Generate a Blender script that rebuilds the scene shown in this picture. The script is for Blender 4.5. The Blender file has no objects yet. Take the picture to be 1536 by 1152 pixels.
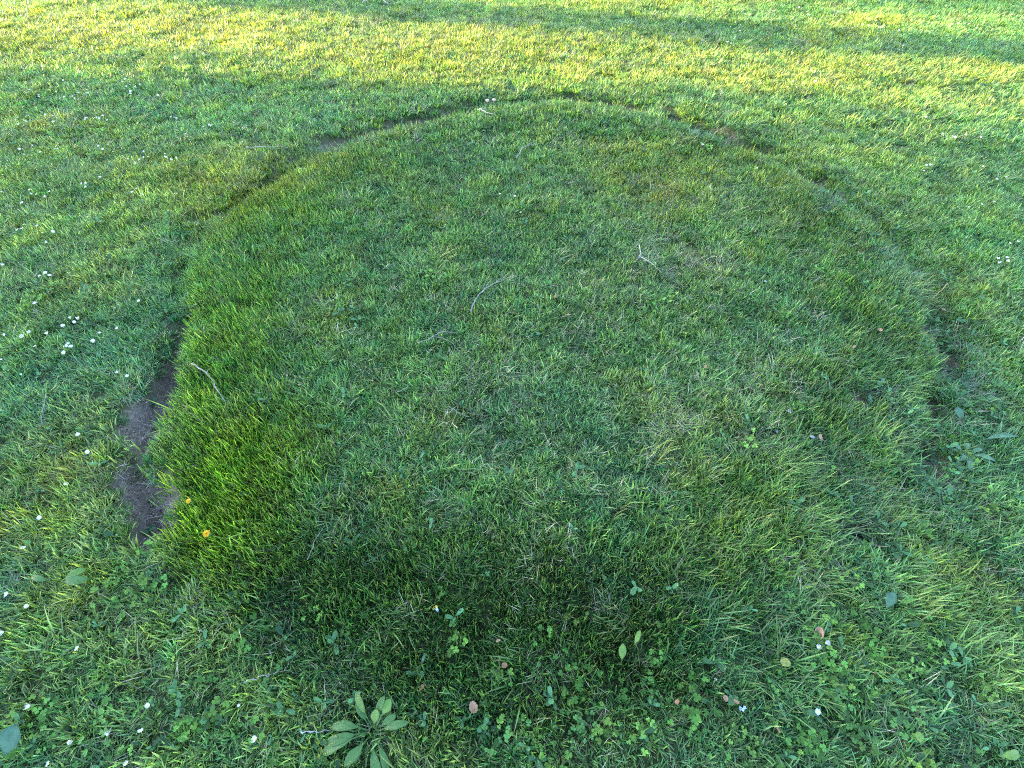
import bpy, math, random
import numpy as np

random.seed(7)
RNG = np.random.default_rng(11)
R = math.radians
scene = bpy.context.scene
COL = scene.collection

# ------------------------------------------------------------------ camera, world, sun, exposure
CAM_H, CAM_PITCH, CAM_F = 1.55, 50.0, 760.0          # metres, degrees below level, focal length in px of a 1536 wide frame
cam_data = bpy.data.cameras.new("camera")
cam = bpy.data.objects.new("camera", cam_data)
COL.objects.link(cam)
cam.location = (0, 0, CAM_H)
cam.rotation_euler = (R(90 - CAM_PITCH), 0, 0)
cam_data.sensor_width = 36.0
cam_data.lens = 36.0 * CAM_F / 1536.0
cam_data.clip_start = 0.02
cam_data.clip_end = 2000
scene.camera = cam

SUN_EL, SUN_DIR = 11.0, (-0.97, 0.235)                 # the low sun stands to the left, a little ahead
sun_az = math.atan2(SUN_DIR[0], SUN_DIR[1])          # clockwise from +Y
world = bpy.data.worlds.new("World")
scene.world = world
world.use_nodes = True
wn = world.node_tree
bg = wn.nodes["Background"]
sky = wn.nodes.new("ShaderNodeTexSky")
sky.sky_type = 'NISHITA'
sky.sun_disc = False
sky.sun_elevation = R(SUN_EL)
sky.sun_rotation = sun_az
sky.air_density = 1.0
sky.dust_density = 1.0
sky.ozone_density = 1.6
wn.links.new(sky.outputs[0], bg.inputs[0])
bg.inputs[1].default_value = 0.15

sd = bpy.data.lights.new("sun", 'SUN')
sd.energy = 3.9
sd.angle = R(0.55)
sd.color = (1.0, 0.73, 0.31)
sun = bpy.data.objects.new("sun", sd)
COL.objects.link(sun)
sun.rotation_euler = (R(90 - SUN_EL), 0, math.pi - sun_az)
sun.location = (-20, 4, 6)

scene.view_settings.view_transform = 'Standard'
scene.view_settings.look = 'None'
scene.view_settings.gamma = 1.0
scene.view_settings.exposure = 4.25
scene.view_settings.use_curve_mapping = False
try:
    scene.cycles.use_denoising = False
    scene.cycles.denoiser = 'OPENIMAGEDENOISE'
    scene.cycles.denoising_input_passes = 'RGB_ALBEDO_NORMAL'
    scene.cycles.max_bounces = 6
    scene.cycles.filter_width = 1.1
    scene.cycles.transparent_max_bounces = 4
except Exception:
    pass

# ------------------------------------------------------------------ helpers
def tag(o, label=None, cat=None, group=None, kind=None):
    if label: o["label"] = label
    if cat: o["category"] = cat
    if group: o["group"] = group
    if kind: o["kind"] = kind
    return o

def gpos(px, py):
    """ground point seen at a pixel of the 1536x1152 photograph (flat ground at z=0)"""
    px = np.asarray(px, float); py = np.asarray(py, float)
    u, v = (px - 768) / CAM_F, (py - 576) / CAM_F
    th = R(CAM_PITCH)
    dz = np.sin(th) + v * np.cos(th)
    t = CAM_H / dz
    return t * u, t * (np.cos(th) - v * np.sin(th))

def make_mesh(name, verts, faces, mats=(), smooth=True, fm=None):
    me = bpy.data.meshes.new(name)
    me.from_pydata([tuple(v) for v in verts], [], faces)
    for m in mats: me.materials.append(m)
    if fm is not None:
        me.polygons.foreach_set("material_index", fm)
    if smooth:
        me.polygons.foreach_set("use_smooth", [True] * len(me.polygons))
    me.update()
    return me

def link(name, me, parent=None, loc=None, rot=None):
    o = bpy.data.objects.new(name, me)
    COL.objects.link(o)
    if parent: o.parent = parent
    if loc is not None: o.location = loc
    if rot is not None: o.rotation_euler = rot
    return o

def vnoise(x, y, scale, seed):
    """smooth value noise, 0..1"""
    r = np.random.default_rng(seed)
    G = r.random((256, 256))
    fx, fy = x / scale + 1000.3, y / scale + 1000.7
    ix, iy = np.floor(fx).astype(int), np.floor(fy).astype(int)
    tx, ty = fx - ix, fy - iy
    tx, ty = tx * tx * (3 - 2 * tx), ty * ty * (3 - 2 * ty)
    g = lambda a, b: G[a % 256, b % 256]
    return (g(ix, iy) * (1 - tx) + g(ix + 1, iy) * tx) * (1 - ty) + (g(ix, iy + 1) * (1 - tx) + g(ix + 1, iy + 1) * tx) * ty

def fbm(x, y, scale, seed, n=3):
    s, a, t = 0, 1, 0
    for k in range(n):
        s = s + a * vnoise(x, y, scale / 2 ** k, seed + 17 * k); t += a; a *= .55
    return s / t

def smooth(a, b, x):
    t = np.clip((x - a) / (b - a), 0, 1)
    return t * t * (3 - 2 * t)

# ------------------------------------------------------------------ the ring in the turf, in ground metres
RING_PX = [(222, 775), (212, 700), (238, 610), (262, 520), (275, 420), (315, 335), (400, 280), (505, 212), (620, 184),
           (735, 156), (825, 148), (920, 158), (1045, 188), (1190, 255), (1290, 320), (1370, 400), (1412, 480),
           (1418, 560), (1395, 650), (1330, 740), (1270, 820), (1180, 935), (1060, 1010), (900, 1040), (700, 1040),
           (520, 1010), (380, 955), (275, 865)]
_x, _y = gpos(*zip(*RING_PX))
RING = np.c_[_x, _y]
for _ in range(2):                                      # Chaikin rounding
    nx = np.roll(RING, -1, 0)
    RING = np.stack([RING * .75 + nx * .25, RING * .25 + nx * .75], 1).reshape(-1, 2)
RING = RING[::2]

def ring_sd(x, y):
    """signed distance to the ring line, positive inside"""
    x = np.asarray(x, float).ravel(); y = np.asarray(y, float).ravel()
    out = np.full(x.shape, 50.0)
    near = (np.abs(x) < 4.5) & (y > -2.5) & (y < 7)
    X, Y = x[near], y[near]
    d = np.full(X.shape, 1e9); ins = np.zeros(X.shape, bool)
    P, Q = RING, np.roll(RING, -1, 0)
    for (ax, ay), (bx, by) in zip(P, Q):
        ex, ey = bx - ax, by - ay
        t = np.clip(((X - ax) * ex + (Y - ay) * ey) / (ex * ex + ey * ey), 0, 1)
        d = np.minimum(d, np.hypot(X - ax - t * ex, Y - ay - t * ey))
        c = ((ay > Y) != (by > Y)) & (X < (bx - ax) * (Y - ay) / (by - ay + 1e-12) + ax)
        ins ^= c
    out[near] = np.where(ins, d, -d)
    out[~near] = -5
    return out

def blobs(x, y, lst):
    """soft patches: (px, py, rx, ry, strength) read off the photograph and laid on the ground"""
    s = np.zeros(np.shape(x))
    for b in lst:
        px, py, rx, ry, w = b[:5]
        cx, cy = gpos(px, py)
        ax, _ = gpos(px + rx, py)
        _, y1 = gpos(px, py - ry); _, y2 = gpos(px, py + ry)
        sx, sy = abs(ax - cx), abs(y1 - y2) / 2
        q = ((x - cx) / sx) ** 2 + ((y - cy) / sy) ** 2
        s = s + w * np.exp(-q * .9)
    return s

B_DIRT = [(266, 515, 17, 36, 1.5), (252, 560, 21, 36, 1.6), (236, 602, 30, 40, 1.7), (212, 642, 32, 28, 1.2), (192, 700, 28, 32, .8),
          (218, 735, 30, 30, 1.3), (227, 778, 36, 42, 1.7), (262, 880, 18, 20, .7), (515, 208, 30, 5, 1.1), (482, 216, 16, 4, .7), (600, 188, 26, 5, 1.0),
          (640, 182, 22, 4, .9), (720, 162, 44, 4, .8), (905, 158, 36, 5, 1.3), (830, 152, 40, 4, .8), (1045, 192, 34, 6, 1.0), (1414, 520, 16, 44, 1.1), (1400, 610, 18, 30, 1.0), (1350, 730, 24, 20, .6), (1290, 606, 24, 20, 1.7),
          (1318, 588, 18, 12, 1.2), (1278, 800, 26, 18, 1.3), (1395, 690, 24, 26, 1.0), (290, 330, 16, 8, 1.0), (370, 300, 22, 6, .9), (335, 318, 18, 6, .9),
          (640, 795, 20, 9, .7), (95, 2, 22, 4, .8), (1055, 1040, 24, 14, .7), (690, 1110, 14, 26, .5), (1100, 200, 16, 5, .4), (430, 255, 22, 5, .8),
          (1010, 405, 40, 12, .3), (790, 540, 24, 12, .5), (1130, 655, 26, 10, .6)]
B_LUSH = [(345, 735, 85, 100, 1.05), (310, 600, 55, 100, .65), (350, 460, 90, 90, .45), (400, 320, 90, 40, .35), (340, 850, 90, 60, .5), (880, 175, 60, 10, .3),
          (440, 680, 90, 130, .25)]
B_DARK = [(400, 900, 90, 60, .5), (1130, 960, 70, 60, .6), (760, 920, 320, 100, 1.3), (760, 1060, 260, 70, .7), (560, 880, 150, 90, .6), (1000, 940, 130, 80, .6), (1330, 520, 60, 90, .5), (1250, 700, 70, 70, .5), (1120, 215, 60, 25, .6),  # ring's own dark green; the front patches also paint in shade
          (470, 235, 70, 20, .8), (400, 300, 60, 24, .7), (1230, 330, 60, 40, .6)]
B_LONG = [(1060, 900, 110, 80, 1.2), (1200, 730, 90, 60, 1.0), (1350, 560, 60, 50, 1.0), (1330, 650, 70, 40, 1.1), (900, 740, 60, 40, .6), (1420, 520, 26, 60, .9),
          (1400, 690, 40, 50, .9), (1300, 760, 50, 40, .8), (1120, 960, 60, 50, .8), (1450, 860, 60, 60, .8), (1240, 860, 60, 40, .6), (470, 240, 70, 18, .7),
          (240, 690, 40, 40, .7), (210, 580, 24, 50, .7), (1450, 950, 60, 60, .7), (1330, 460, 60, 50, .5)]
B_STRAW_SUN = [(200, 30, 260, 30, .5), (1035, 405, 60, 22, 1.2), (1000, 395, 60, 24, .7), (1060, 640, 90, 50, .7), (900, 455, 70, 40, .6), (1190, 860, 50, 30, .9), (1130, 560, 60, 40, .6),  # dry grass, but the first patch paints sunlit gold at far left
           (870, 880, 60, 30, .35), (230, 770, 40, 40, .6), (760, 580, 120, 60, .35), (500, 1040, 40, 24, .6), (470, 1080, 30, 24, .5), (1050, 300, 120, 40, .4),
           (100, 400, 90, 30, .3), (1240, 810, 60, 30, .5), (620, 40, 300, 30, .35), (1100, 70, 200, 40, .3), (760, 60, 200, 30, .3)]
B_BLUE = [(520, 215, 70, 16, 1.2), (610, 188, 40, 9, .8), (1055, 205, 50, 16, 1.0), (1230, 300, 60, 30, .9), (1330, 400, 40, 50, 1.0), (1415, 520, 30, 70, 1.4), (1395, 700, 50, 60, 1.3),
          (1290, 770, 40, 50, 1.1), (1330, 610, 50, 40, .9), (230, 690, 40, 50, 1.2), (215, 600, 30, 60, .9), (280, 900, 50, 30, .8), (30, 620, 60, 160, .7),
          (1500, 620, 50, 120, .7), (20, 880, 40, 60, .9), (1500, 930, 50, 80, .6), (900, 185, 60, 14, .7), (760, 770, 50, 25, .6), (100, 190, 120, 60, .5)]
B_YEL = [(160, 40, 260, 45, .9), (700, 90, 400, 40, .5), (70, 680, 80, 90, .8), (120, 720, 70, 60, .6), (60, 800, 60, 40, .6), (100, 920, 60, 50, .5), (1450, 430, 70, 60, .5), (1450, 860, 60, 60, .5), (1400, 930, 60, 40, .5),  # yellower turf; the far patches paint the sun's gold into the grass
         (660, 630, 40, 22, .9), (400, 690, 60, 60, .4), (1050, 640, 60, 40, .4), (350, 270, 120, 40, .9), (250, 250, 120, 40, .7), (90, 205, 80, 20, .7), (1250, 950, 60, 50, .3),
         (500, 60, 400, 40, .7), (1250, 120, 250, 40, .6), (700, 110, 250, 30, .5), (100, 440, 90, 60, .4), (1100, 800, 80, 40, .35)]
B_CLOV = [(330, 980, 160, 90, .9), (150, 1080, 200, 80, .9), (480, 1100, 140, 60, .9), (760, 1090, 160, 60, 1.0), (1000, 1090, 160, 70, .9), (1240, 1040, 180, 90, 1.0),
          (1450, 1090, 140, 80, .8), (240, 880, 60, 50, .7), (90, 560, 60, 50, .6), (150, 520, 50, 40, .5), (1430, 680, 50, 40, 1.0), (1490, 760, 40, 40, .6), (560, 1000, 100, 40, .5),
          (1340, 900, 60, 40, .5), (215, 665, 26, 26, .6), (880, 1030, 120, 40, .5), (70, 480, 60, 40, .4), (770, 560, 30, 16, .4), (540, 430, 30, 14, .4)]

def masks(x, y):
    d = ring_sd(x, y)
    n1 = fbm(x, y, .35, 3); n2 = fbm(x, y, .12, 9); n3 = fbm(x, y, 1.3, 21)
    m = {"d": d, "n1": n1, "n2": n2, "n3": n3}
    m["trough"] = np.exp(-((d + .02 + .06 * (n1 - .5)) / (.07 + .03 * smooth(2.6, 3.4, y))) ** 2) * np.clip(.30 * smooth(.9, 1.4, y) + 1.1 * smooth(2.5, 3.3, y) * smooth(.38, .68, .5 * n1 + .5 * n2) + .5 * (n2 - .5) + .8 * blobs(x, y, [b for b in B_DIRT if b[4] > .55]), 0, 1.1)
    m["dirt"] = np.clip(blobs(x, y, B_DIRT) * 1.05 + 1.5 * (n2 - .52) * np.clip(blobs(x, y, B_DIRT) * 3, 0, 1), 0, 1.4)
    m["dirt"] = smooth(.42, .85, m["dirt"])
    inner = smooth(-.02, .06, d) * (1 - smooth(.28, .62, d + .25 * (n1 - .5)))
    m["lush"] = np.clip(blobs(x, y, B_LUSH) * smooth(-.1, .12, d + .12 * (n2 - .5)) + inner * .15, 0, 1.3)
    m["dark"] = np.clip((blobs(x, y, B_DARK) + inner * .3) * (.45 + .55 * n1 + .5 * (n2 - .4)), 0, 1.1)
    for k, b in (("long", B_LONG), ("straw", B_STRAW_SUN), ("blue", B_BLUE), ("yel", B_YEL), ("clov", B_CLOV)):
        m[k] = np.clip(blobs(x, y, b), 0, 1.3)
    return m

def height(x, y, m=None):
    x = np.asarray(x, float); y = np.asarray(y, float)
    m = m or masks(x, y)
    d = m["d"]
    h = .05 * (fbm(x, y, .9, 31) - .5) + .03 * (fbm(x, y, .28, 37) - .5)
    fade = np.exp(-(np.hypot(x, y - 3) / 14) ** 4)
    h = h * fade + 1.2 * (fbm(x, y, 60, 41) - .5) * (1 - fade)
    h = h - .10 * m["trough"] - .02 * m["dirt"] + .018 * smooth(0, .12, d) * (1 - smooth(.3, .9, d))
    return h

def hz(x, y):
    return float(height(np.array([x]), np.array([y]))[0])

def spot(px, py, up=0.0):
    x, y = gpos(px, py)
    x, y = float(x), float(y)
    return (x, y, hz(x, y) + up)

# ------------------------------------------------------------------ materials
def nodes_of(name):
    m = bpy.data.materials.new(name); m.use_nodes = True
    nt = m.node_tree; nt.nodes.clear()
    out = nt.nodes.new("ShaderNodeOutputMaterial")
    return m, nt, out

def math_n(nt, op, a, b=None):
    n = nt.nodes.new("ShaderNodeMath"); n.operation = op
    for i, v in enumerate((a, b)):
        if v is None: continue
        if isinstance(v, (int, float)): n.inputs[i].default_value = v
        else: nt.links.new(v, n.inputs[i])
    return n.outputs[0]

def mix_c(nt, f, a, b, blend='MIX'):
    n = nt.nodes.new("ShaderNodeMix"); n.data_type = 'RGBA'; n.blend_type = blend
    for s, v in ((n.inputs[0], f), (n.inputs[6], a), (n.inputs[7], b)):
        if isinstance(v, (int, float)): s.default_value = v
        elif isinstance(v, tuple): s.default_value = (*v, 1) if len(v) == 3 else v
        else: nt.links.new(v, s)
    return n.outputs[2]

def leafy(nt, out, col, trans=.35, rough=.5, spec=.35):
    p = nt.nodes.new("ShaderNodeBsdfPrincipled")
    p.inputs["Roughness"].default_value = rough
    p.inputs["Specular IOR Level"].default_value = spec
    t = nt.nodes.new("ShaderNodeBsdfTranslucent")
    mx = nt.nodes.new("ShaderNodeMixShader"); mx.inputs[0].default_value = trans
    nt.links.new(col, p.inputs["Base Color"])
    tc = mix_c(nt, 1.0, col, (1.05, 1.15, .4), 'MULTIPLY')
    nt.links.new(tc, t.inputs["Color"])
    nt.links.new(p.outputs[0], mx.inputs[1]); nt.links.new(t.outputs[0], mx.inputs[2])
    nt.links.new(mx.outputs[0], out.inputs[0])

def blade_material(name, tip, tipf, trans=.4, rough=.45, spec=.3, base=(.62, .6, .42)):
    """blade colour = tone of the tuft, species and painted light, (instance attribute) varied per blade and along the blade"""
    m, nt, out = nodes_of(name)
    a = nt.nodes.new("ShaderNodeAttribute"); a.attribute_type = 'INSTANCER'; a.attribute_name = "tone"
    b = nt.nodes.new("ShaderNodeAttribute"); b.attribute_type = 'GEOMETRY'; b.attribute_name = "blade"
    sp = nt.nodes.new("ShaderNodeSeparateColor"); nt.links.new(b.outputs["Color"], sp.inputs[0])
    br = math_n(nt, 'ADD', math_n(nt, 'MULTIPLY', sp.outputs[0], 1.25), .4)
    vm = nt.nodes.new("ShaderNodeVectorMath"); vm.operation = 'SCALE'
    nt.links.new(a.outputs["Color"], vm.inputs[0]); nt.links.new(br, vm.inputs[3])
    c = vm.outputs[0]
    f = math_n(nt, 'MULTIPLY', math_n(nt, 'POWER', sp.outputs[1], 3.0), math_n(nt, 'MULTIPLY', math_n(nt, 'POWER', sp.outputs[2], 3.0), tipf))
    c = mix_c(nt, f, c, tip)
    leafy(nt, out, c, trans, rough, spec)
    return m

M_GRASS = blade_material("grass_blade", (.30, .26, .12), .7)
M_STRAW = blade_material("dry_blade", (.4, .36, .24), .6, trans=.2, rough=.7, spec=.2)
M_CLOVER = blade_material("clover_leaf", (.12, .16, .05), .4, trans=.3, rough=.7, spec=.12)

def plain_leaf(name, col, col2, scale=40, trans=.3, rough=.5, spec=.35, vein=None):
    m, nt, out = nodes_of(name)
    tc = nt.nodes.new("ShaderNodeTexCoord")
    nz = nt.nodes.new("ShaderNodeTexNoise"); nz.inputs["Scale"].default_value = scale; nz.inputs["Detail"].default_value = 4
    nt.links.new(tc.outputs["Object"], nz.inputs["Vector"])
    r = nt.nodes.new("ShaderNodeMapRange"); r.inputs[1].default_value = .35; r.inputs[2].default_value = .65
    nt.links.new(nz.outputs[0], r.inputs[0])
    c = mix_c(nt, r.outputs[0], col, col2)
    leafy(nt, out, c, trans, rough, spec)
    return m

M_PLANTAIN = plain_leaf("plantain_leaf", (.034, .088, .016), (.048, .11, .024), 30)
M_PLANT_YEL = plain_leaf("young_yellow_leaf", (.11, .18, .03), (.075, .15, .025), 30)
M_GREYLEAF = plain_leaf("grey_green_leaf", (.05, .105, .068), (.034, .075, .048), 35, trans=.15, rough=.75, spec=.15)
M_WEED = plain_leaf("weed_leaf", (.04, .1, .042), (.055, .125, .06), 40)
M_YELLEAF = plain_leaf("yellowed_leaf", (.24, .22, .05), (.16, .18, .04), 50)
M_DRYLEAF = plain_leaf("dry_leaf_brown", (.24, .12, .06), (.16, .075, .035), 60, trans=.15, rough=.7)
M_DRYPALE = plain_leaf("dry_leaf_pale", (.24, .13, .075), (.24, .13, .08), 60, trans=.15, rough=.7)
M_PETAL = plain_leaf("white_petal", (.42, .43, .46), (.36, .37, .41), 200, trans=.25, rough=.6)
M_DISC = plain_leaf("yellow_disc", (.75, .5, .03), (.65, .4, .02), 300, trans=.05, rough=.8)
M_DANDY = plain_leaf("dandelion_ray", (.6, .37, .01), (.5, .26, .008), 200, trans=.25, rough=.6)
M_BLUEFL = plain_leaf("pale_blue_petal", (.24, .29, .42), (.32, .36, .46), 200, trans=.25, rough=.6)
M_STEM = plain_leaf("flower_stem", (.11, .17, .05), (.14, .19, .06), 60, trans=.1)
M_CAP = plain_leaf("mushroom_cap", (.36, .26, .19), (.28, .2, .14), 60, trans=.1, rough=.7)
M_STONE = plain_leaf("stone_grey", (.12, .125, .14), (.07, .08, .09), 120, trans=0, rough=.85, spec=.2)
M_SCRAP = plain_leaf("pale_scrap", (.2, .2, .22), (.11, .12, .14), 120, trans=.1, rough=.7)
M_LEAF_TREE = plain_leaf("tree_leaf", (.05, .1, .02), (.07, .13, .03), 2, trans=.3)

def bark(name, c1, c2, scale):
    m, nt, out = nodes_of(name)
    tc = nt.nodes.new("ShaderNodeTexCoord")
    nz = nt.nodes.new("ShaderNodeTexNoise"); nz.inputs["Scale"].default_value = scale; nz.inputs["Detail"].default_value = 5
    nt.links.new(tc.outputs["Object"], nz.inputs["Vector"])
    r = nt.nodes.new("ShaderNodeMapRange"); r.inputs[1].default_value = .38; r.inputs[2].default_value = .62
    nt.links.new(nz.outputs[0], r.inputs[0])
    p = nt.nodes.new("ShaderNodeBsdfPrincipled"); p.inputs["Roughness"].default_value = .75
    nt.links.new(mix_c(nt, r.outputs[0], c1, c2), p.inputs["Base Color"])
    nt.links.new(p.outputs[0], out.inputs[0])
    return m
M_TWIG = bark("grey_twig_bark", (.14, .13, .12), (.07, .065, .06), 90)
M_TWIG_D = bark("dark_twig_bark", (.13, .1, .1), (.08, .06, .055), 90)
M_TWIG_W = bark("bleached_twig_bark", (.26, .245, .23), (.16, .15, .145), 90)
M_BARK = bark("tree_bark", (.12, .09, .07), (.06, .045, .035), 6)

def ground_material():
    m, nt, out = nodes_of("soil_and_thatch")
    g = nt.nodes.new("ShaderNodeNewGeometry")
    a = nt.nodes.new("ShaderNodeAttribute"); a.attribute_name = "bare"
    def noise(s, d=6):
        n = nt.nodes.new("ShaderNodeTexNoise"); n.inputs["Scale"].default_value = s; n.inputs["Detail"].default_value = d
        nt.links.new(g.outputs["Position"], n.inputs["Vector"]); return n.outputs[0]
    def rng(v, a0, b0):
        r = nt.nodes.new("ShaderNodeMapRange"); r.inputs[1].default_value = a0; r.inputs[2].default_value = b0
        nt.links.new(v, r.inputs[0]); return r.outputs[0]
    soil = mix_c(nt, rng(noise(60), .35, .65), (.09, .066, .05), (.2, .152, .118))
    soil = mix_c(nt, rng(noise(9), .4, .7), soil, (.10, .077, .067))
    thatch = mix_c(nt, rng(noise(140), .4, .6), (.018, .028, .01), (.045, .05, .02))
    c = mix_c(nt, a.outputs["Fac"], thatch, soil)
    p = nt.nodes.new("ShaderNodeBsdfPrincipled"); p.inputs["Roughness"].default_value = .95
    p.inputs["Specular IOR Level"].default_value = .15
    nt.links.new(c, p.inputs["Base Color"])
    bp = nt.nodes.new("ShaderNodeBump"); bp.inputs["Strength"].default_value = .8; bp.inputs["Distance"].default_value = .01
    nt.links.new(noise(120), bp.inputs["Height"]); nt.links.new(bp.outputs[0], p.inputs["Normal"])
    nt.links.new(p.outputs[0], out.inputs[0])
    return m
M_GROUND = ground_material()

# ------------------------------------------------------------------ the ground: one sheet to the horizon
def axis(lo, hi, step, far):
    c = np.arange(lo, hi + 1e-6, step)
    g = [step * 2]
    while sum(g) < far: g.append(g[-1] * 1.35)
    g = np.cumsum(g)
    return np.concatenate([lo - g[::-1], c, hi + g])
gx, gy = axis(-4.2, 4.2, .03, 600), axis(-.6, 6.0, .03, 600)
X, Y = np.meshgrid(gx, gy)
mk = masks(X.ravel(), Y.ravel())
H = height(X.ravel(), Y.ravel(), mk)
H = H + mk["dirt"] * .008 * (fbm(X.ravel(), Y.ravel(), .06, 77) - .5)
nxv, nyv = len(gx), len(gy)
idx = np.arange(nxv * nyv).reshape(nyv, nxv)
quads = np.stack([idx[:-1, :-1], idx[:-1, 1:], idx[1:, 1:], idx[1:, :-1]], -1).reshape(-1, 4)
me = bpy.data.meshes.new("ground")
me.vertices.add(nxv * nyv)
me.vertices.foreach_set("co", np.c_[X.ravel(), Y.ravel(), H].astype(np.float32).ravel())
me.loops.add(quads.size); me.loops.foreach_set("vertex_index", quads.astype(np.int32).ravel())
me.polygons.add(len(quads))
me.polygons.foreach_set("loop_start", np.arange(0, quads.size, 4, dtype=np.int32))
me.polygons.foreach_set("use_smooth", np.ones(len(quads), bool))
me.materials.append(M_GROUND)
me.update(calc_edges=True); me.validate()
at = me.attributes.new("bare", 'FLOAT', 'POINT')
at.data.foreach_set("value", np.clip(mk["dirt"] + .6 * mk["trough"], 0, 1).astype(np.float32))
tag(link("ground", me), kind="structure")

# ------------------------------------------------------------------ trees that stand to the left of the lawn and shade it
def tube(path, radii, n=6):
    V, F = [], []
    path = [np.array(p, float) for p in path]
    for i, p in enumerate(path):
        t = path[min(i + 1, len(path) - 1)] - path[max(i - 1, 0)]
        t = t / (np.linalg.norm(t) + 1e-9)
        a = np.cross(t, (0, 0, 1) if abs(t[2]) < .9 else (1, 0, 0)); a /= np.linalg.norm(a)
        b = np.cross(t, a)
        for k in range(n):
            w = 2 * math.pi * k / n
            V.append(p + radii[i] * (math.cos(w) * a + math.sin(w) * b))
    for i in range(len(path) - 1):
        for k in range(n):
            F.append((i * n + k, i * n + (k + 1) % n, (i + 1) * n + (k + 1) % n, (i + 1) * n + k))
    F.append(tuple(range(n))[::-1]); F.append(tuple((len(path) - 1) * n + k for k in range(n)))
    return V, F

def join(parts):
    V, F = [], []
    for v, f in parts:
        o = len(V); V += list(v); F += [tuple(i + o for i in q) for q in f]
    return V, F

D = np.array([SUN_DIR[0], SUN_DIR[1]]); D = D / np.hypot(*D)
PERP = np.array([-D[1], -D[0]]) * -1                     # across the shadow bands, away from the camera
if PERP[1] < 0: PERP = -PERP

def tree(dist, p, half, z0, z1, leaves, leaf, label, seed, edge=.35):
    """crown spans p-half..p+half across the sun's direction and z0..z1 in height"""
    rg = np.random.default_rng(seed)
    c = D * dist + PERP * p
    base = (c[0], c[1], hz(c[0], c[1]))
    root = link("tree", None, loc=base)
    tag(root, label, "tree", "trees beside the lawn, out of view")
    zm = (z0 + z1) / 2
    parts = [tube([(0, 0, -.1), (.05, .03, z0), (-.05, .05, zm), (0, 0, z1 * .9)], [.28, .22, .15, .04], 8)]
    for k in range(9):
        w = k * 2.4; zz = z0 + (z1 - z0) * (k + .5) / 10
        L = half * .8
        parts.append(tube([(0, 0, zz), (L * .5 * math.cos(w), L * .5 * math.sin(w), zz + .5), (L * math.cos(w), L * math.sin(w), zz + .8)], [.08, .05, .015], 5))
    v, f = join(parts)
    link("trunk", make_mesh("trunk", v, f, [M_BARK]), root)
    # leaf clumps
    ncl = 240
    cl = []
    while len(cl) < ncl:
        q = rg.uniform(-1, 1, 3)
        if np.abs(q ** 2).sum() < 1: cl.append(q)
    cl = np.array(cl)
    ci = rg.integers(0, ncl, leaves)
    off = rg.normal(0, edge * .42, (leaves, 3))
    P = cl[ci] * (1 - .12) + off
    P = P * np.array([half, half, (z1 - z0) / 2]) + np.array([0, 0, zm])
    n = rg.normal(0, 1, (leaves, 3)); n /= np.linalg.norm(n, axis=1)[:, None]
    a = np.cross(n, rg.normal(0, 1, (leaves, 3))); a /= np.linalg.norm(a, axis=1)[:, None]
    b = np.cross(n, a)
    s = leaf * rg.uniform(.6, 1.2, leaves)[:, None]
    Q = np.stack([P - a * s, P + b * s * .5, P + a * s, P - b * s * .5], 1).reshape(-1, 3)
    F = np.arange(leaves * 4).reshape(-1, 4).tolist()
    link("crown", make_mesh("crown", Q, F, [M_LEAF_TREE], smooth=False), root)
    return root

TREES = [
    (27, 1.0, 3.25, 1.2, 10.5, 30000, .17, "broad leafy tree nearest the camera in the row beyond the left edge"),
    (26, -4.6, 3.4, 1.2, 11.0, 24000, .18, "leafy tree behind the camera in the row beyond the left edge"),
    (29, -10.5, 3.6, 1.2, 11.0, 9000, .18, "last leafy tree of the row, well behind the camera"),
    (22, 6.68, .38, .6, 8.5, 4000, .10, "slim upright tree ahead of the broad ones beyond the left edge"),
    (30, 10.4, 2.6, 1.0, 10.0, 6000, .16, "broad leafy tree furthest ahead beyond the left edge"),
]
for i, a in enumerate(TREES):
    tree(*a[:8], seed=50 + i)

# ------------------------------------------------------------------ tuft sources (not in the scene: the turf objects below place them)
SRC = {}
def blade_mesh(mat, blades, segs=3):
    """blades: dicts with base, az, L, w, lean, curl, rnd"""
    V, F, C = [], [], []
    for bl in blades:
        x, y = bl["base"]; az = bl["az"]; L = bl["L"]; w = bl["w"]
        th = bl["lean"]; o = len(V)
        px, pz = 0.0, -.004
        ca, sa = math.cos(az), math.sin(az)
        tw = bl.get("tw", 0)
        for k in range(segs + 1):
            t = k / segs
            ww = w * (1 - t ** 2.2) * (.75 + .5 * min(1, t * 3)) * .5
            ax = x + ca * px; ay = y + sa * px
            sx, sy = -math.sin(az + tw * t), math.cos(az + tw * t)
            if k < segs:
                V.append((ax - sx * ww, ay - sy * ww, pz)); V.append((ax + sx * ww, ay + sy * ww, pz))
                C += [(bl["r"], t, bl["r2"], 1)] * 2
            else:
                V.append((ax, ay, pz)); C.append((bl["r"], 1, bl["r2"], 1))
            ang = th + bl["curl"] * t
            px += math.sin(ang) * L / segs; pz += math.cos(ang) * L / segs
            if pz < .002: pz = .002
        for k in range(segs - 1):
            F.append((o + 2 * k, o + 2 * k + 1, o + 2 * k + 3, o + 2 * k + 2))
        F.append((o + 2 * segs - 2, o + 2 * segs - 1, o + 2 * segs))
    return V, F, C

def finish_src(colname, mat, V, F, C):
    if colname not in SRC: SRC[colname] = bpy.data.collections.new(colname)
    me = make_mesh("tuft", V, F, [mat], smooth=True)
    at = me.attributes.new("blade", 'FLOAT_COLOR', 'POINT')
    at.data.foreach_set("color", np.array(C, np.float32).ravel())
    o = bpy.data.objects.new("%s_%02d" % (colname, len(SRC[colname].objects)), me)
    SRC[colname].objects.link(o)

U = random.uniform
def disc(r):
    a, q = U(0, 6.283), math.sqrt(U(0, 1)) * r
    return (math.cos(a) * q, math.sin(a) * q)
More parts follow.
